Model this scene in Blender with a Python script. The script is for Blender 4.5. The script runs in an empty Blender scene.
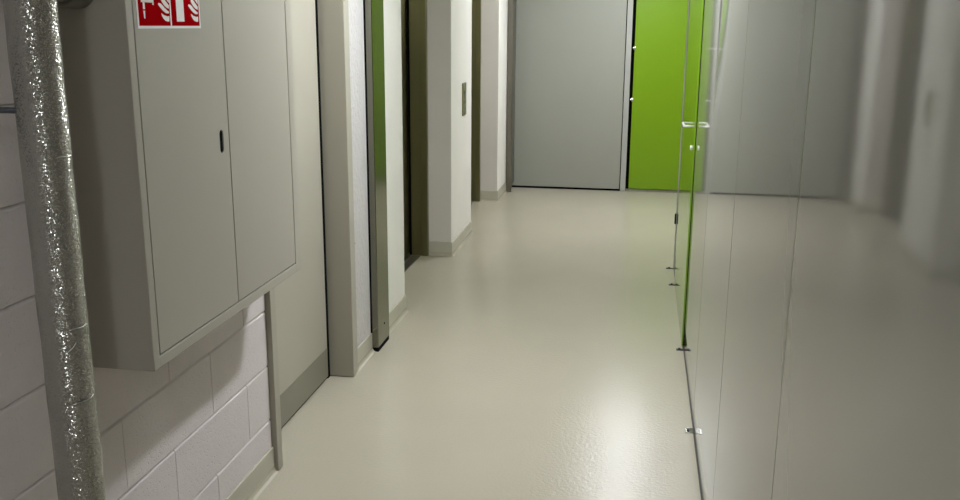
import bpy, bmesh, math, random
from mathutils import Vector, Matrix

random.seed(7)
C = bpy.context.scene.collection
H = 1.6                       # eye height

# ------------------------------------------------------------------ helpers
def lin(c):
    out = []
    for v in c[:3]:
        v = v / 255.0
        out.append(v / 12.92 if v <= 0.04045 else ((v + 0.055) / 1.055) ** 2.4)
    return (*out, 1.0)

def mat(name, rgb, rough=0.5, metal=0.0, spec=0.5, vary=0.0, vscale=3.0,
        bump=None, coat=0.0, coat_rough=0.1, pits=None):
    m = bpy.data.materials.new(name)
    m.use_nodes = True
    nt = m.node_tree
    b = nt.nodes['Principled BSDF']
    col = lin(rgb)
    b.inputs['Base Color'].default_value = col
    b.inputs['Roughness'].default_value = rough
    b.inputs['Metallic'].default_value = metal
    b.inputs['Specular IOR Level'].default_value = spec
    b.inputs['Coat Weight'].default_value = coat
    b.inputs['Coat Roughness'].default_value = coat_rough
    tc = nt.nodes.new('ShaderNodeTexCoord')
    if vary:
        n = nt.nodes.new('ShaderNodeTexNoise')
        n.inputs['Scale'].default_value = vscale
        n.inputs['Detail'].default_value = 5
        nt.links.new(tc.outputs['Object'], n.inputs['Vector'])
        r = nt.nodes.new('ShaderNodeMapRange')
        r.inputs['From Min'].default_value = 0.3
        r.inputs['From Max'].default_value = 0.7
        r.inputs['To Min'].default_value = 1 - vary
        r.inputs['To Max'].default_value = 1 + vary
        nt.links.new(n.outputs['Fac'], r.inputs['Value'])
        mx = nt.nodes.new('ShaderNodeVectorMath')
        mx.operation = 'SCALE'
        mx.inputs[0].default_value = col[:3]
        nt.links.new(r.outputs['Result'], mx.inputs['Scale'])
        nt.links.new(mx.outputs['Vector'], b.inputs['Base Color'])
    last = None
    for (sc, st, dist) in (bump or []):
        n = nt.nodes.new('ShaderNodeTexNoise')
        n.inputs['Scale'].default_value = sc
        n.inputs['Detail'].default_value = 3
        nt.links.new(tc.outputs['Object'], n.inputs['Vector'])
        bp = nt.nodes.new('ShaderNodeBump')
        bp.inputs['Strength'].default_value = st
        bp.inputs['Distance'].default_value = dist
        nt.links.new(n.outputs['Fac'], bp.inputs['Height'])
        if last:
            nt.links.new(last.outputs['Normal'], bp.inputs['Normal'])
        last = bp
    if pits:
        sc, st, dist = pits
        n = nt.nodes.new('ShaderNodeTexNoise')
        n.inputs['Scale'].default_value = sc
        n.inputs['Detail'].default_value = 2
        nt.links.new(tc.outputs['Object'], n.inputs['Vector'])
        r = nt.nodes.new('ShaderNodeMapRange')
        r.inputs['From Min'].default_value = 0.28
        r.inputs['From Max'].default_value = 0.40
        nt.links.new(n.outputs['Fac'], r.inputs['Value'])
        bp = nt.nodes.new('ShaderNodeBump')
        bp.inputs['Strength'].default_value = st
        bp.inputs['Distance'].default_value = dist
        nt.links.new(r.outputs['Result'], bp.inputs['Height'])
        if last:
            nt.links.new(last.outputs['Normal'], bp.inputs['Normal'])
        last = bp
    if last:
        nt.links.new(last.outputs['Normal'], b.inputs['Normal'])
    return m

def box(bm, x0, x1, y0, y1, z0, z1, bev=0.0, seg=2, mi=0):
    t = bmesh.new()
    vs = [t.verts.new((x, y, z)) for x in (x0, x1) for y in (y0, y1) for z in (z0, z1)]
    for f in ((0, 1, 3, 2), (4, 6, 7, 5), (0, 4, 5, 1), (2, 3, 7, 6), (0, 2, 6, 4), (1, 5, 7, 3)):
        t.faces.new([vs[i] for i in f])
    if bev:
        bmesh.ops.bevel(t, geom=list(t.edges), offset=bev, segments=seg, profile=0.5, affect='EDGES')
    merge(bm, t, mi)

def merge(bm, t, mi=None):
    bmesh.ops.recalc_face_normals(t, faces=list(t.faces))
    mp = {}
    for v in t.verts:
        mp[v] = bm.verts.new(v.co)
    for f in t.faces:
        try:
            g = bm.faces.new([mp[v] for v in f.verts])
        except ValueError:
            continue
        g.material_index = f.material_index if mi is None else mi
        g.smooth = f.smooth
    t.free()

def tube(bm, pts, r, n=16, caps=True, mi=0, smooth=True):
    """round bar along a polyline; r is one radius or one per point"""
    pts = [Vector(p) for p in pts]
    rs = r if isinstance(r, (list, tuple)) else [r] * len(pts)
    t = bmesh.new()
    rings = []
    ref = None
    for i, p in enumerate(pts):
        a = pts[max(i - 1, 0)]
        b = pts[min(i + 1, len(pts) - 1)]
        d = (b - a).normalized()
        if ref is None:
            ref = Vector((0, 0, 1)) if abs(d.z) < 0.9 else Vector((1, 0, 0))
        u = (ref - d * ref.dot(d)).normalized()
        ref = u
        w = d.cross(u)
        rings.append([t.verts.new(p + (u * math.cos(2 * math.pi * k / n) + w * math.sin(2 * math.pi * k / n)) * rs[i])
                      for k in range(n)])
    for i in range(len(rings) - 1):
        for k in range(n):
            f = t.faces.new((rings[i][k], rings[i][(k + 1) % n], rings[i + 1][(k + 1) % n], rings[i + 1][k]))
            f.smooth = smooth
    if caps:
        t.faces.new(rings[0][::-1])
        t.faces.new(rings[-1])
    merge(bm, t, mi)

def poly_prism(bm, pts2, fn, d0, d1, mi=0):
    """polygon pts2 extruded from depth d0 to d1; fn(u, v, d) -> xyz"""
    t = bmesh.new()
    a = [t.verts.new(fn(u, v, d0)) for u, v in pts2]
    b = [t.verts.new(fn(u, v, d1)) for u, v in pts2]
    n = len(a)
    t.faces.new(a)
    t.faces.new(b[::-1])
    for i in range(n):
        t.faces.new((a[i], b[i], b[(i + 1) % n], a[(i + 1) % n]))
    merge(bm, t, mi)

LOC = {}
def obj(name, bm, mats, parent=None, label=None, at=None):
    """one mesh object; geometry is given in world coordinates"""
    org = LOC[parent.name] if parent else Vector(at or (0, 0, 0))
    bmesh.ops.translate(bm, verts=list(bm.verts), vec=-org)
    me = bpy.data.meshes.new(name)
    bm.to_mesh(me)
    bm.free()
    if not isinstance(mats, (list, tuple)):
        mats = [mats]
    for m in mats:
        me.materials.append(m)
    o = bpy.data.objects.new(name, me)
    C.objects.link(o)
    if parent:
        o.parent = parent
    else:
        o.location = org
    LOC[o.name] = org.copy()
    if label:
        o['label'] = label
    return o

def tag(o, label, cat, group=None, kind=None):
    o['label'] = label
    o['category'] = cat
    if group:
        o['group'] = group
    if kind:
        o['kind'] = kind
    return o

def thing(name, label, cat, loc, group=None, kind=None):
    o = bpy.data.objects.new(name, None)
    o.empty_display_size = 0.05
    C.objects.link(o)
    o.location = loc
    LOC[o.name] = Vector(loc)
    return tag(o, label, cat, group, kind)

def cut(o, cutter_bm):
    """subtract a closed mesh from o for good"""
    me = bpy.data.meshes.new('cutter')
    bmesh.ops.translate(cutter_bm, verts=list(cutter_bm.verts), vec=-LOC[o.name])
    bmesh.ops.recalc_face_normals(cutter_bm, faces=list(cutter_bm.faces))
    cutter_bm.to_mesh(me)
    cutter_bm.free()
    c = bpy.data.objects.new('cutter', me)
    C.objects.link(c)
    c.matrix_world = Matrix.Translation(LOC[o.name])
    bpy.context.view_layer.update()
    md = o.modifiers.new('b', 'BOOLEAN')
    md.operation = 'DIFFERENCE'
    md.object = c
    md.solver = 'EXACT'
    bpy.context.view_layer.update()
    dg = bpy.context.evaluated_depsgraph_get()
    new = bpy.data.meshes.new_from_object(o.evaluated_get(dg))
    o.modifiers.clear()
    new.materials.clear()
    for m in o.data.materials:
        new.materials.append(m)
    o.data = new
    bpy.data.objects.remove(c)

# ------------------------------------------------------------------ materials
M = {}
M['floor'] = mat('beige_epoxy_floor', (179, 172, 155), rough=0.16, spec=0.16, vary=0.03, vscale=1.3,
                 bump=[(75, 0.55, 0.0024), (190, 0.4, 0.0010), (16, 0.08, 0.004)])
M['block'] = mat('painted_block', (218, 210, 209), rough=0.6, spec=0.35, vary=0.03, vscale=6,
                 bump=[(60, 0.25, 0.003), (260, 0.25, 0.0015)], pits=(130, 0.5, 0.003))
M['rough'] = mat('rough_white_paint', (200, 196, 195), rough=0.55, spec=0.35, bump=[(40, 0.8, 0.008), (140, 0.5, 0.003)])
M['plaster'] = mat('white_plaster', (238, 234, 228), rough=0.5, spec=0.35, vary=0.02, vscale=4,
                   bump=[(90, 0.15, 0.002)])
M['reveal'] = mat('darker_plaster', (214, 208, 202), rough=0.6, spec=0.35, vary=0.02, vscale=4,
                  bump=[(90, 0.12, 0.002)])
M['ceiling'] = mat('ceiling_paint', (225, 223, 215), rough=0.8)
M['base'] = mat('skirting_paint', (188, 183, 168), rough=0.4, vary=0.02)
M['cabinet'] = mat('grey_powder_coat', (174, 169, 157), rough=0.42, spec=0.45, bump=[(500, 0.04, 0.001)])
M['dark'] = mat('black_gap', (7, 7, 6), rough=0.9, spec=0.05)
M['gap_fill'] = mat('dark_grey_strip', (62, 60, 54), rough=0.6)
M['foil'] = None
M['clamp'] = mat('dark_zinc', (84, 87, 92), rough=0.5, metal=0.3)
M['tape'] = mat('foil_tape', (190, 188, 180), rough=0.3, metal=0.9)
M['branch'] = mat('dark_painted_pipe', (120, 116, 106), rough=0.5)
M['door'] = mat('beige_door_paint', (174, 169, 155), rough=0.38, vary=0.015, vscale=2)
M['kick'] = mat('grey_kick_plate', (132, 129, 113), rough=0.4)
M['frame'] = mat('warm_grey_frame', (166, 161, 147), rough=0.42)
M['steel'] = mat('brushed_steel', (132, 130, 118), rough=0.16, metal=1.0, bump=[(300, 0.03, 0.0005)])
M['bronze'] = mat('dark_lift_steel', (150, 146, 114), rough=0.3, metal=1.0)
M['bronze2'] = mat('lift_jamb_steel', (144, 140, 106), rough=0.34, metal=1.0)
M['sill'] = mat('sill_aluminium', (120, 118, 110), rough=0.4, metal=0.9)
M['greydoor'] = mat('cool_grey_door_paint', (150, 151, 141), rough=0.35, vary=0.01, vscale=1.5)
M['lightframe'] = mat('pale_grey_frame', (168, 168, 162), rough=0.4)
M['darkframe'] = mat('dark_grey_steel', (118, 114, 104), rough=0.3, metal=0.8)
M['green'] = mat('lime_green_laminate', (111, 148, 9), rough=0.3)
M['greengloss'] = mat('lime_green_gloss', (124, 164, 12), rough=0.06)
M['panel'] = mat('grey_gloss_panel', (138, 137, 128), rough=0.045, spec=0.38)
M['partition_post'] = mat('grey_gloss_post', (172, 172, 160), rough=0.15)
M['chrome'] = mat('chrome', (225, 225, 222), rough=0.15, metal=1.0)
M['white_cap'] = mat('polished_steel', (242, 241, 236), rough=0.28, metal=0.45)
M['bolt'] = mat('dark_bolt', (34, 36, 44), rough=0.35, metal=0.7)
M['edge'] = mat('lime_green_edge', (112, 150, 18), rough=0.4)
M['red'] = mat('fire_red', (158, 6, 14), rough=0.6, spec=0.0)
M['white'] = mat('sign_white', (246, 242, 240), rough=0.4)

def foil_material():
    m = mat('foil_jacket', (172, 170, 163), rough=0.22, metal=0.75)
    nt = m.node_tree
    b = nt.nodes['Principled BSDF']
    tc = nt.nodes.new('ShaderNodeTexCoord')
    v = nt.nodes.new('ShaderNodeTexVoronoi')
    v.inputs['Scale'].default_value = 580
    nt.links.new(tc.outputs['Object'], v.inputs['Vector'])
    g = nt.nodes.new('ShaderNodeNewGeometry')
    sub = nt.nodes.new('ShaderNodeVectorMath'); sub.operation = 'SUBTRACT'
    sub.inputs[1].default_value = (0.5, 0.5, 0.5)
    nt.links.new(v.outputs['Color'], sub.inputs[0])
    scl = nt.nodes.new('ShaderNodeVectorMath'); scl.operation = 'MULTIPLY'
    scl.inputs[1].default_value = (0.30, 0.30, 1.25)      # foil crinkled mostly across the pipe
    nt.links.new(sub.outputs['Vector'], scl.inputs[0])
    add = nt.nodes.new('ShaderNodeVectorMath'); add.operation = 'ADD'
    nt.links.new(g.outputs['Normal'], add.inputs[0])
    nt.links.new(scl.outputs['Vector'], add.inputs[1])
    nrm = nt.nodes.new('ShaderNodeVectorMath'); nrm.operation = 'NORMALIZE'
    nt.links.new(add.outputs['Vector'], nrm.inputs[0])
    nt.links.new(nrm.outputs['Vector'], b.inputs['Normal'])
    return m
M['foil'] = foil_material()

def lamp_material(name, power):
    m = bpy.data.materials.new(name)
    m.use_nodes = True
    nt = m.node_tree
    b = nt.nodes['Principled BSDF']
    b.inputs['Base Color'].default_value = (0.9, 0.9, 0.9, 1)
    b.inputs['Emission Color'].default_value = (0.915, 0.955, 1.0, 1)
    b.inputs['Emission Strength'].default_value = power
    return m
M['lamp'] = lamp_material('lit_diffuser', 315.0)
M['lamp_long'] = lamp_material('lit_long_diffuser', 124.0)
M['lamp_dim'] = lamp_material('lit_dimmer_diffuser', 100.0)

# ------------------------------------------------------------------ the setting
XL, XB, XR, YB = -1.28, -1.27, 0.27, 9.2        # block wall, partition face, back wall
ZC = 2.45
Y0 = -3.4

def struct(name, bm, m, label, cat):
    return tag(obj(name, bm, m), label, cat, kind='structure')

bm = bmesh.new(); box(bm, -2.4, 1.6, Y0 - 0.2, YB + 0.3, -0.12, 0.0)
struct('floor', bm, M['floor'], 'glossy beige epoxy corridor floor', 'floor')
bm = bmesh.new(); box(bm, -2.4, 1.6, Y0 - 0.2, YB + 0.3, ZC, ZC + 0.12)
struct('ceiling', bm, M['ceiling'], 'plain white ceiling over the corridor', 'ceiling')

def block(bm, x0, x1, y0, y1, z0, z1):
    """one block: upper front arris struck off at a slope (weathered joint), lower one sharp"""
    prof = [(x0, z0), (x1 - 0.0015, z0), (x1, z0 + 0.002), (x1, z1 - 0.0095), (x1 - 0.0012, z1 - 0.0072),
            (x1 - 0.0085, z1 - 0.0010), (x1 - 0.0085, z1), (x0, z1)]
    t = bmesh.new()
    e = 0.0018
    rows = []
    for y, ins in ((y0, e), (y0 + e, 0), (y1 - e, 0), (y1, e)):
        rows.append([t.verts.new((x - (ins if x > x0 else 0), y, z)) for x, z in prof])
    n = len(prof)
    for a, b in zip(rows[:-1], rows[1:]):
        for k in range(n):
            t.faces.new((a[k], a[(k + 1) % n], b[(k + 1) % n], b[k]))
    t.faces.new(rows[0]); t.faces.new(rows[-1][::-1])
    merge(bm, t)

def blocks(bm, y0, y1, z0, z1, x0, x1):
    """running-bond wall of half-metre blocks, each with its own eased edges"""
    k = 0
    z = z0
    while z < z1 - 1e-4:
        zt = min(z + (0.21 if k == 0 else 0.2045), z1)
        off = 2.505 if k % 2 == 0 else 2.756
        n0 = math.floor((y0 - off) / 0.5)
        y = off + n0 * 0.5
        while y < y1:
            a, b = max(y, y0), min(y + 0.5, y1)
            if b - a > 0.012:
                j = random.uniform(-0.0008, 0.0008)
                block(bm, x0, x1 + j, a + 0.0005, b - 0.0005, z + 0.0005, zt - 0.0005)
            y += 0.5
        z = zt
        k += 1
    box(bm, x0, x1 - 0.0095, y0, y1, z0, z1)

bm = bmesh.new()
blocks(bm, Y0, 2.938, 0, ZC, XL - 0.2, XB)
struct('wall_left', bm, M['block'], 'white painted block wall behind the pipe and grey cabinet', 'wall')
bm = bmesh.new()
box(bm, XL - 0.2, XL, 3.955, 4.36, 0, ZC)
for k in range(1, 12):                                  # mortar dabs left at the joints beside the frame
    for q in range(4):
        rr = random.uniform(0.004, 0.009)
        t = bmesh.new()
        bmesh.ops.create_icosphere(t, subdivisions=2, radius=rr,
            matrix=Matrix.Translation((XL, 3.968 + random.uniform(0, 0.05), 0.2 * k + random.uniform(-0.014, 0.014))) @ Matrix.Diagonal((0.6, 1, 0.8, 1)))
        for f in t.faces: f.smooth = True
        merge(bm, t)
struct('wall_left', bm, M['rough'], 'rough white painted wall strip between the beige door and the steel post', 'wall')
bm = bmesh.new()
box(bm, XL - 0.2, XL, 2.938, 3.955, 2.14, ZC)           # over the door
box(bm, XL - 0.75, XL - 0.2, Y0, 4.36, 0, ZC)          # core behind
struct('wall_left', bm, M['plaster'], 'wall above the beige door on the left', 'wall')
bm = bmesh.new()
box(bm, XL - 0.75, XL, 4.36, 4.93, 0, ZC, 0.004)
struct('wall_left', bm, M['plaster'], 'smooth white wall between the steel post and the first lift', 'wall')
def pillar(y0, y1, label):
    bm = bmesh.new()
    t = bmesh.new()
    box(t, XL - 0.75, XL, y0, y1, 0, ZC, 0.006, 3)
    t.faces.ensure_lookup_table()
    bmesh.ops.recalc_face_normals(t, faces=list(t.faces))
    for f in t.faces:
        f.material_index = 1 if f.normal.y < -0.9 else 0  # faces toward the viewer take the slightly darker plaster
    merge(bm, t)
    struct('wall_left', bm, [M['plaster'], M['reveal']], label, 'wall')
pillar(6.26, 7.03, 'white pillar with the call panel between the two lifts')
pillar(8.40, YB + 0.1, 'white pillar beyond the second lift')
bm = bmesh.new()
box(bm, XL - 0.75, XL - 0.22, 4.93, 6.26, 2.14, ZC)
box(bm, XL - 0.75, XL - 0.22, 7.03, 8.40, 2.14, ZC)
box(bm, XL - 0.75, XL - 0.42, 4.93, 8.40, 0, ZC)
struct('wall_left', bm, M['plaster'], 'wall above and behind the lift doors', 'wall')

bm = bmesh.new(); box(bm, -2.2, 1.5, YB + 0.06, YB + 0.2, 0, ZC)
struct('wall_back', bm, M['plaster'], 'end wall behind the grey and green doors', 'wall')
bm = bmesh.new(); box(bm, -2.2, 1.5, Y0 - 0.15, Y0, 0, ZC)
struct('wall_front', bm, M['plaster'], 'wall closing the corridor behind the viewer', 'wall')
bm = bmesh.new(); box(bm, 1.3, 1.45, 6.26, YB + 0.06, 0, ZC)
struct('wall_right', bm, M['plaster'], 'side wall of the recess in front of the green door', 'wall')

# skirting with a cove in floor colour -------------------------------------------------
def skirting(path, normals, label, h=0.1):
    """path: plan points, normals: outward normal of every segment"""
    prof = [(0.0, h, 0), (0.004, h, 0), (0.006, h - 0.003, 0), (0.006, 0.026, 0),
            (0.008, 0.015, 1), (0.012, 0.006, 1), (0.021, 0.0005, 1), (0.0, 0.0005, 1)]
    t = bmesh.new()
    n = len(path)
    rows = []
    for i in range(n):
        if i == 0: d = Vector(normals[0])
        elif i == n - 1: d = Vector(normals[-1])
        else: d = Vector(normals[i - 1]) + Vector(normals[i])
        rows.append([t.verts.new((path[i][0] + d.x * a, path[i][1] + d.y * a, z)) for a, z, _ in prof])
    m = len(prof)
    for i in range(n - 1):
        for k in range(m):
            f = t.faces.new((rows[i][k], rows[i][(k + 1) % m], rows[i + 1][(k + 1) % m], rows[i + 1][k]))
            f.material_index = 1 if k >= 3 and k < 7 else 0
    t.faces.new(rows[0]); t.faces.new(rows[-1][::-1])
    bm = bmesh.new()
    merge(bm, t)
    struct('baseboard_left', bm, [M['base'], M['floor']], label, 'baseboard')
PX, NY = (1, 0), (0, -1)
skirting([(XB, Y0), (XB, 2.938)], [PX], 'grey painted skirting along the block wall')
skirting([(XL, 3.958), (XL, 4.93)], [PX], 'grey painted skirting between the beige door and the first lift')
skirting([(XL - 0.16, 6.26), (XL, 6.26), (XL, 7.03)], [NY, PX], 'grey painted skirting around the pillar between the lifts')
skirting([(XL - 0.16, 8.40), (XL, 8.40), (XL, 9.0)], [NY, PX], 'grey painted skirting around the pillar by the grey end door')

# door on the left ---------------------------------------------------------------------
d1 = thing('door_1', 'beige door with dark kick plate set back in a grey frame beside the cabinet', 'door',
           (XL, 3.44, 0), kind='structure')
bm = bmesh.new()
box(bm, -1.40, -1.250, 2.940, 2.986, 0.002, 2.13, 0.0025)
obj('jamb', bm, M['frame'], d1)
bm = bmesh.new()
box(bm, -1.40, -1.258, 3.884, 3.952, 0.004, 2.13, 0.003)
obj('jamb', bm, M['frame'], d1)
bm = bmesh.new(); box(bm, -1.40, -1.254, 2.986, 3.884, 2.09, 2.13, 0.0025)
obj('lintel', bm, M['frame'], d1)
bm = bmesh.new(); box(bm, -1.41, -1.372, 2.990, 3.852, 0.012, 2.086, 0.002)
leaf = obj('leaf', bm, M['door'], d1)
bm = bmesh.new(); box(bm, -1.372, -1.3705, 2.994, 3.849, 0.014, 0.152, 0.0004, 1)
obj('kick_plate', bm, M['kick'], leaf, label='darker grey kick plate')
bm = bmesh.new()
box(bm, -1.43, -1.412, 2.99, 3.884, 0.0, 2.09)
box(bm, -1.40, -1.3735, 3.855, 3.884, 0.0, 2.09)
box(bm, -1.41, -1.380, 2.993, 3.884, 0.0005, 0.011)
obj('gap_fill', bm, M['dark'], d1, label='black fill for the shaded door gap')  # black strips stand in for the shade in the gaps round the leaf

# lifts --------------------------------------------------------------------------------
def lift(name, y0, y1, label):
    d = thing(name, label, 'elevator', (-1.5, (y0 + y1) / 2, 0), kind='structure')
    yc = (y0 + y1) / 2
    for a, b in ((y0 + 0.003, y0 + 0.07), (y1 - 0.045, y1 - 0.008)):
        bm = bmesh.new()
        box(bm, -1.487, -1.442, a, b, 0.003, 2.13, 0.003)
        j = obj('jamb', bm, M['bronze2'], d)
        bm = bmesh.new()
        far = a > yc
        box(bm, -1.562, -1.488, a + (0.010 if far else 0), b - (0 if far else 0.010), 0.003, 2.13, 0.003)
        obj('inner_jamb', bm, M['bronze'], j)
        bm = bmesh.new()
        box(bm, -1.578, -1.563, a + 0.02, b - 0.004, 0.003, 2.13)
        obj('shadow_gap', bm, M['dark'], j, label='black gap beside the jamb')
    bm = bmesh.new(); box(bm, -1.60, -1.445, y0 + 0.07, y1 - 0.045, 2.07, 2.13, 0.003)
    obj('lintel', bm, M['bronze2'], d)
    for a, b, x in ((y0 + 0.06, yc - 0.02, -1.565), (yc - 0.018, y1 - 0.030, -1.579)):
        bm = bmesh.new(); box(bm, x - 0.03, x, a, b, 0.016, 2.07, 0.002)
        obj('sliding_panel', bm, M['bronze'], d)
    bm = bmesh.new()
    box(bm, -1.55, -1.497, y0 + 0.07, y1 - 0.05, 0.0, 0.006, 0.001)
    box(bm, -1.640, -1.562, y0 + 0.07, y1 - 0.05, 0.0, 0.006, 0.001)
    obj('sill', bm, M['sill'], d, label='grey metal threshold')
lift('door_2', 4.93, 6.26, 'dark steel lift door nearer the viewer, left of the call panel')
lift('door_3', 7.03, 8.40, 'dark steel lift door farther down, just past the call panel pillar')

# end wall doors -----------------------------------------------------------------------
d4 = thing('door_4', 'wide grey door in the end wall', 'door', (-0.7, YB, 0), kind='structure')
bm = bmesh.new(); box(bm, -1.30, -0.176, YB, YB + 0.05, 0.020, 2.2, 0.002)
obj('leaf', bm, M['greydoor'], d4)
bm = bmesh.new(); box(bm, -0.168, -0.117, YB - 0.012, YB + 0.05, 0.004, 2.2, 0.003)
obj('jamb', bm, M['lightframe'], d4, label='pale grey door post')
bm = bmesh.new()
box(bm, -1.29, -0.17, YB + 0.03, YB + 0.055, 0.0, 2.2)
box(bm, -1.29, -0.17, YB + 0.004, YB + 0.045, 0.0, 0.018)
obj('gap_fill', bm, M['dark'], d4, label='black fill for the shaded door gap')  # black boxes stand in for the shade behind and below the leaf
bm = bmesh.new()
box(bm, -1.274, -1.222, 8.90, 8.955, 0.004, ZC - 0.02, 0.004)
box(bm, -1.262, -1.234, 8.955, YB - 0.002, 0.06, ZC - 0.02)
struct('trim_1', bm, M['darkframe'], 'dark steel upright at the left edge of the grey end door', 'trim')

d5 = thing('door_5', 'lime green door in the end wall', 'door', (0.35, YB, 0), kind='structure')
bm = bmesh.new(); box(bm, -0.086, 0.80, YB - 0.006, YB + 0.04, 0.030, 2.2, 0.002)
obj('leaf', bm, M['green'], d5)
bm = bmesh.new()
box(bm, -0.117, 0.83, YB + 0.036, YB + 0.058, 0.0, 2.2)
box(bm, -0.117, -0.087, YB + 0.012, YB + 0.05, 0.0, 2.2)
obj('gap_fill', bm, M['dark'], d5, label='black fill for the shaded door gap')  # black boxes stand in for the shade in the gap beside the leaf
bm = bmesh.new(); box(bm, -0.114, 0.83, YB + 0.004, YB + 0.036, 0.0, 0.024, 0.002)
obj('threshold', bm, M['kick'], d5, label='grey threshold strip')
bm = bmesh.new(); box(bm, 0.806, 0.86, YB - 0.012, YB + 0.05, 0.004, 2.2, 0.003)
obj('jamb', bm, M['lightframe'], d5, label='pale grey door post')
for z in (0.895, 1.385):
    bm = bmesh.new()
    box(bm, -0.104, -0.074, YB - 0.016, YB - 0.004, z, z + 0.018, 0.002)
    tube(bm, [(-0.088, YB - 0.018, z - 0.012), (-0.088, YB - 0.018, z + 0.03)], 0.005, 10)
    obj('hinge', bm, M['chrome'], d5, label='small bright hinge')

# the glossy storage partition on the right ---------------------------------------------
wr = thing('wall_right', 'glossy grey panel partition running along the right side', 'wall',
           (XR, 2.6, 0), kind='structure')
def panel(y0, y1, bow=None, mt='panel'):
    t = bmesh.new()
    nz = 20
    L = y1 - y0 - 0.003
    us = [0, 0.0012 / L, 0.004 / L] + [k / 24 for k in range(1, 24)] + [1 - 0.004 / L, 1 - 0.0012 / L, 1]
    ny = len(us) - 1
    zb, zt = 0.0065, ZC - 0.003
    g = []
    for i in range(ny + 1):
        row = []
        for k in range(nz + 1):
            u, v = us[i], k / nz
            y = y0 + 0.0015 + (y1 - y0 - 0.003) * u
            z = zb + (zt - zb) * v
            x = XR
            if bow: x += bow(y, z)
            e = min(u, 1 - u) * (y1 - y0)
            if e < 0.0005: x += 0.0012            # folded edge
            row.append(t.verts.new((x, y, z)))
        g.append(row)
    for i in range(ny):
        for k in range(nz):
            f = t.faces.new((g[i][k], g[i + 1][k], g[i + 1][k + 1], g[i][k + 1]))
            f.smooth = True
    back = {}
    ring = [g[0][k] for k in range(nz + 1)] + [g[i][nz] for i in range(1, ny + 1)] + \
           [g[ny][k] for k in range(nz - 1, -1, -1)] + [g[i][0] for i in range(ny - 1, 0, -1)]
    bk = [t.verts.new((XR + 0.022, v.co.y, v.co.z)) for v in ring]
    n = len(ring)
    for i in range(n):
        t.faces.new((ring[i], ring[(i + 1) % n], bk[(i + 1) % n], bk[i]))
    t.faces.new(bk)
    bm = bmesh.new(); merge(bm, t)
    return obj('panel', bm, M[mt], wr)
def far_edge_dent(y, z):
    """sheet metal pulled in slightly along the far, upper edge"""
    e = max(0.0, y - 3.14)
    k = min(1.0, max(0.0, (z - 1.2) / 0.85))
    return 0.021 * k * e * e / (e + 0.09)
def lean(y, z):
    """this sheet hangs a few millimetres out of line"""
    return 0.0085 * (y - 1.611)
seams = [Y0, -2.39, -1.39, -0.39, 0.61, 1.612, 2.626, 3.62, 4.594]
for a, b in zip(seams[:-1], seams[1:]):
    panel(a, b, far_edge_dent if abs(a - 2.626) < 1e-3 else lean if abs(a - 0.61) < 1e-3 else None)
panel(5.775, 6.19)
bm = bmesh.new(); box(bm, XR - 0.005, XR + 0.05, 6.19, 6.235, 0.004, ZC - 0.003, 0.003)
post = obj('end_post', bm, M['partition_post'], wr, label='grey post at the far end of the partition')
bm = bmesh.new(); box(bm, XR - 0.014, XR - 0.004, 6.180, 6.196, 0.315, 0.385, 0.002)
obj('latch', bm, M['bolt'], post, label='small black latch')
bm = bmesh.new()
box(bm, XR + 0.024, XR + 0.05, Y0, 6.19, 0.0, ZC - 0.002)
o_ = obj('backing', bm, M['dark'], wr, label='dark void behind the panels')
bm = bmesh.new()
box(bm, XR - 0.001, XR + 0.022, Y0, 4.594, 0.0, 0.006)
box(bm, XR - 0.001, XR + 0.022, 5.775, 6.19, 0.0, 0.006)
obj('bottom_strip', bm, M['gap_fill'], wr, label='dark strip along the floor')  # thin dark grey strip at the foot of the panels

d6 = thing('door_6', 'lime green unit door in the glossy partition, seen almost edge on', 'door',
           (XR, 5.18, 0), kind='structure')
bm = bmesh.new(); box(bm, XR - 0.0095, XR + 0.018, 4.602, 5.770, 0.012, ZC - 0.004, 0.0008, 1)
lf = obj('leaf', bm, M['greengloss'], d6)
bm = bmesh.new(); box(bm, XR - 0.0095, XR + 0.012, 4.5985, 4.6015, 0.012, ZC - 0.004)
obj('edge_strip', bm, M['edge'], lf, label='bright green door edge')
bm = bmesh.new(); box(bm, XR - 0.0025, XR + 0.012, 4.5955, 4.5980, 0.012, ZC - 0.004)
obj('gap_fill', bm, M['dark'], d6, label='black strip for the shaded edge gap')  # black strip puts in the dark line of the gap at the leaf edge
xs = XR - 0.0095
bm = bmesh.new()
zh = 1.125
pts = [(xs, 4.640, zh)]
for a in range(0, 91, 15):
    pts.append((xs - 0.032 - 0.016 * math.sin(math.radians(a)), 4.640 + 0.016 * (1 - math.cos(math.radians(a))), zh))
for a in range(0, 91, 15):
    pts.append((xs - 0.032 - 0.016 * math.cos(math.radians(a)), 4.790 + 0.016 * math.sin(math.radians(a)), zh))
pts.append((xs, 4.806, zh))
tube(bm, pts, 0.0060, 14)
obj('handle', bm, M['white_cap'], lf, label='bright bow handle')
bm = bmesh.new()
tube(bm, [(xs + 0.001, 4.66, 1.018), (xs - 0.011, 4.66, 1.018), (xs - 0.013, 4.66, 1.018)], [0.012, 0.012, 0.010], 18)
obj('lock', bm, M['white_cap'], lf, label='bright lock cylinder')

# ------------------------------------------------------------------ things
# fire cabinet
XC = -1.10
cy0, cy1, cz0, cz1 = 1.890, 2.862, 0.800, 1.785
cab = thing('fire_cabinet', 'grey metal double-door fire cabinet mounted on the white block wall', 'cabinet',
            ((XC + XB) / 2, (cy0 + cy1) / 2, cz0))
bd = 0.029
bm = bmesh.new()
t = bmesh.new()
bdr = bd + 0.018
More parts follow.
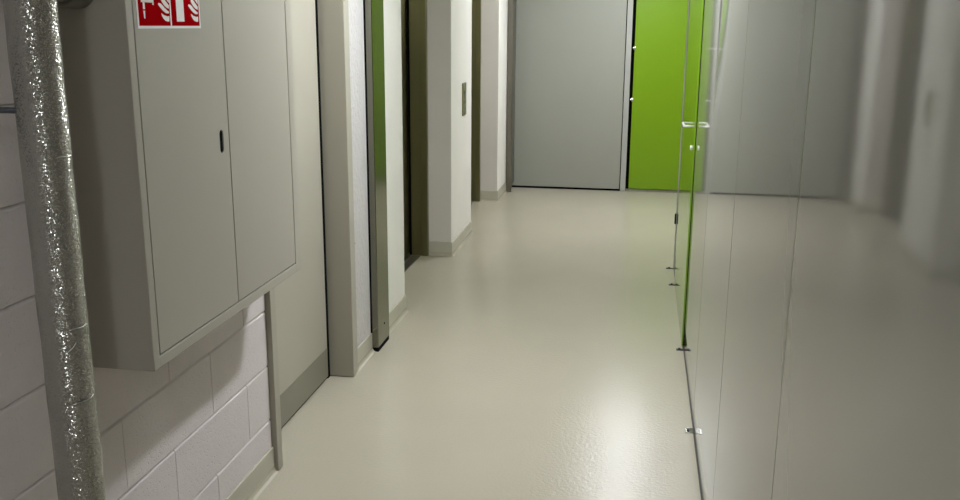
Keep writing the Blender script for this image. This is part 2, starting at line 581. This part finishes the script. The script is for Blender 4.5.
# open-fronted case with a returned front frame, two doors and a black fill painting the gap shade
box(bm, XB + 0.001, XB + 0.004, cy0, cy1, cz0, cz1)
box(bm, XB + 0.001, XC, cy0, cy0 + bd, cz0, cz1, 0.0025)
box(bm, XB + 0.001, XC, cy1 - bdr, cy1, cz0, cz1, 0.0025)
box(bm, XB + 0.001, XC, cy0 + bd - 0.004, cy1 - bdr + 0.004, cz0, cz0 + bd, 0.0025)
box(bm, XB + 0.001, XC, cy0 + bd - 0.004, cy1 - bdr + 0.004, cz1 - bd, cz1, 0.0025)
t.free()
obj('case', bm, M['cabinet'], cab)
bm = bmesh.new(); box(bm, XC - 0.030, XC - 0.0062, cy0 + bd, cy1 - bdr, cz0 + bd, cz1 - bd)
obj('gap_fill', bm, M['dark'], cab, label='dark gap around the doors')
ys = 2.3655
g = 0.0040
def cab_door(a, b):
    bm = bmesh.new(); box(bm, XC - 0.0060, XC - 0.0005, a, b, cz0 + bd + g, cz1 - bd - g, 0.001)
    return obj('door', bm, M['cabinet'], cab)
dl = cab_door(cy0 + bd + g, ys - 0.0025)
dr = cab_door(ys + 0.0025, cy1 - bdr - g)
def stadium(y, z0, z1, r, n=10):
    p = []
    for k in range(n + 1):
        a = math.pi * k / n
        p.append((y + r * math.cos(a), z1 - r + r * math.sin(a)))
    for k in range(n + 1):
        a = math.pi + math.pi * k / n
        p.append((y + r * math.cos(a), z0 + r + r * math.sin(a)))
    return p
hy, hz0, hz1 = 2.318, 1.262, 1.324
cb = bmesh.new()
poly_prism(cb, stadium(hy, hz0, hz1, 0.0115), lambda u, v, d: (d, u, v), XC - 0.012, XC + 0.01)
cut(dl, cb)
bm = bmesh.new()
poly_prism(bm, stadium(hy, hz0 + 0.0005, hz1 - 0.0005, 0.011), lambda u, v, d: (d, u, v), XC - 0.0055, XC - 0.0030)
obj('handle_slot', bm, M['dark'], dl, label='black slotted finger pull')

# sign on the left door: two red squares with white pictograms
bm = bmesh.new()
sy0, sz0, sw = 1.936, 1.5875, 0.300
sx = XC - 0.0006
fn = lambda u, v, d: (sx + d, sy0 + u, sz0 + v)
def rect(u0, v0, u1, v1): return [(u0, v0), (u1, v0), (u1, v1), (u0, v1)]
def zoomed(pts):      # picture-plane sketch units of the sign -> metres on the sign
    return [((x - 85 - (310 - y) * -0.075) / 670 * sw - 0.0055, (307 - y) * 0.000203) for x, y in pts]
poly_prism(bm, rect(0, 0, sw, 0.156), fn, 0.0002, 0.0012, 0)
poly_prism(bm, rect(0.006, 0.006, 0.1465, 0.150), fn, 0.0010, 0.0015, 1)
poly_prism(bm, rect(0.1535, 0.006, 0.294, 0.150), fn, 0.0010, 0.0015, 1)
W = (0.0014, 0.0018)
def arc(cx, cy, r0, r1, a0, a1, n=14):
    p = [(cx + r1 * math.cos(math.radians(a0 + (a1 - a0) * k / n)), cy + r1 * math.sin(math.radians(a0 + (a1 - a0) * k / n))) for k in range(n + 1)]
    p += [(cx + r0 * math.cos(math.radians(a1 + (a0 - a1) * k / n)), cy + r0 * math.sin(math.radians(a1 + (a0 - a1) * k / n))) for k in range(n + 1)]
    return p
FL = [[(320, 138), (328, 168), (345, 200), (366, 221), (388, 229), (405, 228), (406, 195), (405, 168), (385, 172), (350, 160)],
      [(290, 26), (286, 42), (306, 72), (330, 102), (352, 124), (374, 138), (396, 139), (402, 122), (378, 102), (350, 74), (330, 48), (312, 30)],
      [(312, -40), (318, 0), (332, 26), (352, 54), (376, 76), (398, 86), (399, 50), (382, 28), (362, 2), (340, -30), (330, -60)],
      [(322, -110), (330, -76), (350, -44), (376, -8), (398, 22), (396, -60), (384, -110), (372, -150), (356, -96), (340, -140)]]
for k, p in enumerate(FL):
    poly_prism(bm, zoomed(p), fn, W[0], W[1], 0)
    poly_prism(bm, [(u + 0.1455, v) for u, v in zoomed(p)], fn, W[0], W[1], 0)
# hose reel: drum ring, hose dropping to a nozzle
for a in range(0, 360, 30):
    poly_prism(bm, arc(0.060, 0.104, 0.026, 0.036, a, a + 30, 6), fn, W[0], W[1], 0)
poly_prism(bm, [(0.060 + 0.017 * math.cos(k * 0.2618), 0.104 + 0.017 * math.sin(k * 0.2618)) for k in range(24)], fn, W[0], W[1], 0)
poly_prism(bm, rect(0.019, 0.057, 0.074, 0.063), fn, W[0], W[1], 0)
poly_prism(bm, rect(0.068, 0.052, 0.074, 0.060), fn, W[0], W[1], 0)
poly_prism(bm, rect(0.026, 0.042, 0.034, 0.060), fn, W[0], W[1], 0)
poly_prism(bm, [(0.026, 0.039), (0.034, 0.039), (0.0325, 0.022), (0.0285, 0.022)], fn, W[0], W[1], 0)
# extinguisher: body, shoulder, valve and hose
poly_prism(bm, [(0.178, 0.016), (0.215, 0.016), (0.215, 0.100), (0.208, 0.112), (0.185, 0.112), (0.178, 0.100)], fn, W[0], W[1], 0)
poly_prism(bm, rect(0.190, 0.113, 0.203, 0.128), fn, W[0], W[1], 0)
poly_prism(bm, [(0.184, 0.129), (0.222, 0.137), (0.222, 0.142), (0.184, 0.135)], fn, W[0], W[1], 0)
obj('sign', bm, [M['white'], M['red']], dl, label='red and white fire equipment sign')

# foil covered riser
px, py, pr_ = -1.1205, 1.60, 0.0460
pipe = thing('insulated_pipe', 'silver foil-wrapped vertical pipe in front of the cabinet, nearest the viewer', 'pipe', (px, py, 0))
bm = bmesh.new()
n = 40
pts = [(px + 0.0006 * math.sin(k * 1.7), py, 0.001 + (ZC - 0.002) * k / n) for k in range(n + 1)]
tube(bm, pts, [pr_ + 0.0005 * math.sin(k * 2.3) for k in range(n + 1)], 48)
obj('jacket', bm, M['foil'], pipe)
for z, h, a0, a1, tl in ((1.352, 0.0012, -38, 22, 0.004), (1.012, 0.0014, -50, 12, 0.006), (0.972, 0.0016, -62, -28, 0.03), (0.858, 0.0012, -66, 14, 0.010)):
    bm = bmesh.new()                                   # short raised creases where the foil overlaps
    m = 24
    tb = bmesh.new()
    rows = []
    for dz, rr in ((-h, pr_ - 0.0006), (-h * 0.4, pr_ + 0.0014), (h * 0.4, pr_ + 0.0014), (h, pr_ - 0.0006)):
        row = []
        for k in range(m + 1):
            q = k / m
            a = math.radians(a0 + (a1 - a0) * q)
            f_ = min(1, 5 * q, 5 * (1 - q))
            r2 = pr_ - 0.0006 + (rr - pr_ + 0.0006) * f_
            row.append(tb.verts.new((px + r2 * math.cos(a), py + r2 * math.sin(a), z + dz * f_ + tl * (q - 0.5) + 0.0015 * math.sin(7 * q))))
        rows.append(row)
    for i in range(3):
        for k in range(m):
            f = tb.faces.new((rows[i][k], rows[i][k + 1], rows[i + 1][k + 1], rows[i + 1][k]))
            f.smooth = True
    merge(bm, tb)
    obj('foil_crease', bm, M['tape'], pipe, label='raised crease in the foil')

# bracket rail behind the pipe
rl = thing('pipe_bracket', 'dark metal bracket rail on the block wall behind the foil pipe', 'bracket', (XL, 1.45, 1.43))
bm = bmesh.new(); box(bm, XB + 0.0005, XB + 0.026, 1.22, 1.62, 1.414, 1.456, 0.003)
obj('rail', bm, M['clamp'], rl)
bm = bmesh.new(); tube(bm, [(XL + 0.026, py, 1.436), (px - pr_ + 0.001, py, 1.436)], 0.006, 12)
obj('rod', bm, M['clamp'], rl)

# supply pipe entering the side of the cabinet
bx, bz, br = -1.208, 1.672, 0.043
bp = thing('supply_pipe', 'short dark grey pipe stub between the foil pipe and the cabinet side', 'pipe', (bx, 1.78, bz))
bm = bmesh.new()
tube(bm, [(bx, cy0 + 0.001, bz), (bx, cy0 - 0.055, bz), (bx, cy0 - 0.062, bz)], [br, br, br - 0.006], 40)
obj('collar', bm, M['branch'], bp)
bm = bmesh.new()
tube(bm, [(bx, cy0 - 0.06, bz), (bx, 1.70, bz), (bx + 0.012, 1.665, bz)], 0.030, 28)
obj('stub', bm, M['branch'], bp)

# stainless upright
sp = thing('steel_post', 'polished steel upright against the wall between the beige door and the first lift', 'post', (-1.262, 4.345, 0))
bm = bmesh.new(); box(bm, XL + 0.006, -1.241, 4.243, 4.448, 0.022, ZC - 0.004, 0.003)
obj('cover', bm, M['steel'], sp)
bm = bmesh.new(); box(bm, XL + 0.0005, -1.2745, 4.240, 4.450, 0.0, ZC - 0.004)
obj('backing_strip', bm, M['dark'], sp, label='dark strip behind the steel')
bm = bmesh.new(); box(bm, -1.273, -1.2425, 4.246, 4.445, 0.0, 0.0225)
obj('foot', bm, M['dark'], sp, label='dark foot')
bm = bmesh.new(); tube(bm, [(-1.2425, 4.36, 0.115), (-1.2385, 4.36, 0.115)], 0.006, 14)
obj('screw', bm, M['bolt'], sp, label='dark screw head')

# lift call panel
cp = thing('call_panel', 'small steel lift call panel on the white pillar between the lifts', 'call panel', (XL, 6.70, 0.955))
bm = bmesh.new(); box(bm, XL - 0.001, XL + 0.010, 6.645, 6.765, 0.955, 1.190, 0.003)
obj('face_plate', bm, M['bronze2'], cp)
for z in (1.125, 1.055):
    bm = bmesh.new(); tube(bm, [(XL + 0.009, 6.705, z), (XL + 0.013, 6.705, z)], 0.016, 22)
    obj('button', bm, M['chrome'], cp)

# floor brackets under the partition seams
def bracket(y, label, m, w, d):
    r = thing('floor_bracket', label, 'bracket', (XR - w / 2, y, 0), group='floor brackets along the partition')
    bm = bmesh.new()
    box(bm, XR - w, XR - 0.0005, y - d, y + d, 0.0, 0.004, 0.001)
    obj('plate', bm, M[m], r)
    bm = bmesh.new()
    tube(bm, [(XR - w * 0.58, y, 0.0035), (XR - w * 0.58, y, 0.010)], 0.0065, 6, smooth=False)
    obj('bolt', bm, M['bolt'], r)
bracket(3.575, 'bright floor bracket with bolt at the partition foot, nearest the viewer', 'chrome', 0.034, 0.024)
bracket(4.560, 'small bracket on the floor at the near edge of the green unit door', 'bolt', 0.036, 0.012)
bracket(5.790, 'small bracket on the floor at the far edge of the green unit door', 'bolt', 0.044, 0.012)
bracket(6.205, 'small bracket on the floor at the far end post of the partition', 'bolt', 0.052, 0.012)

# ceiling lights
def ceiling_light(y, label, m='lamp', ln=0.36, x=-0.29):
    r = thing('ceiling_light', label, 'ceiling light', (x, y, ZC), group='ceiling lights along the corridor')
    bm = bmesh.new(); box(bm, x - 0.075, x + 0.075, y - ln / 2 - 0.03, y + ln / 2 + 0.03, ZC - 0.035, ZC - 0.0005, 0.006)
    obj('housing', bm, M['white'], r)
    bm = bmesh.new(); box(bm, x - 0.045, x + 0.045, y - ln / 2, y + ln / 2, ZC - 0.062, ZC - 0.034, 0.012, 4)
    obj('diffuser', bm, M[m], r, label='lit white diffuser')
ceiling_light(-0.25, 'lit ceiling light above the viewer beside the cabinet', 'lamp_dim')
ceiling_light(3.6, 'lit ceiling light above the beige door')
ceiling_light(7.8, 'lit ceiling light in front of the end doors', 'lamp_long', ln=0.95, x=-0.05)

# ------------------------------------------------------------------ camera, world, view
f, tilt, yaw, roll = 924.666, 0.238769402, 0.169978972, 0.00626380477
ct, st, cy, sy = math.cos(tilt), math.sin(tilt), math.cos(yaw), math.sin(yaw)
fw = Vector((-sy * ct, cy * ct, -st))
rt = Vector((cy, sy, 0))
up = rt.cross(fw)
cr, sr = math.cos(roll), math.sin(roll)
rt2 = rt * cr + up * sr
up2 = up * cr - rt * sr
cam = bpy.data.cameras.new('camera')
cam.sensor_fit = 'HORIZONTAL'
cam.sensor_width = 36
cam.lens = f / 960 * 36
cam.clip_start = 0.02
co = bpy.data.objects.new('camera', cam)
C.objects.link(co)
mw = Matrix((rt2, up2, -fw)).transposed().to_4x4()
mw.translation = Vector((0, 0, H))
co.matrix_world = mw
bpy.context.scene.camera = co

w = bpy.data.worlds.new('world')
bpy.context.scene.world = w
w.use_nodes = True
w.node_tree.nodes['Background'].inputs['Color'].default_value = (0.5, 0.5, 0.5, 1)
w.node_tree.nodes['Background'].inputs['Strength'].default_value = 0.05

vs = bpy.context.scene.view_settings
vs.view_transform = 'Standard'
vs.look = 'None'
vs.gamma = 1
vs.use_curve_mapping = False
vs.exposure = 0.42
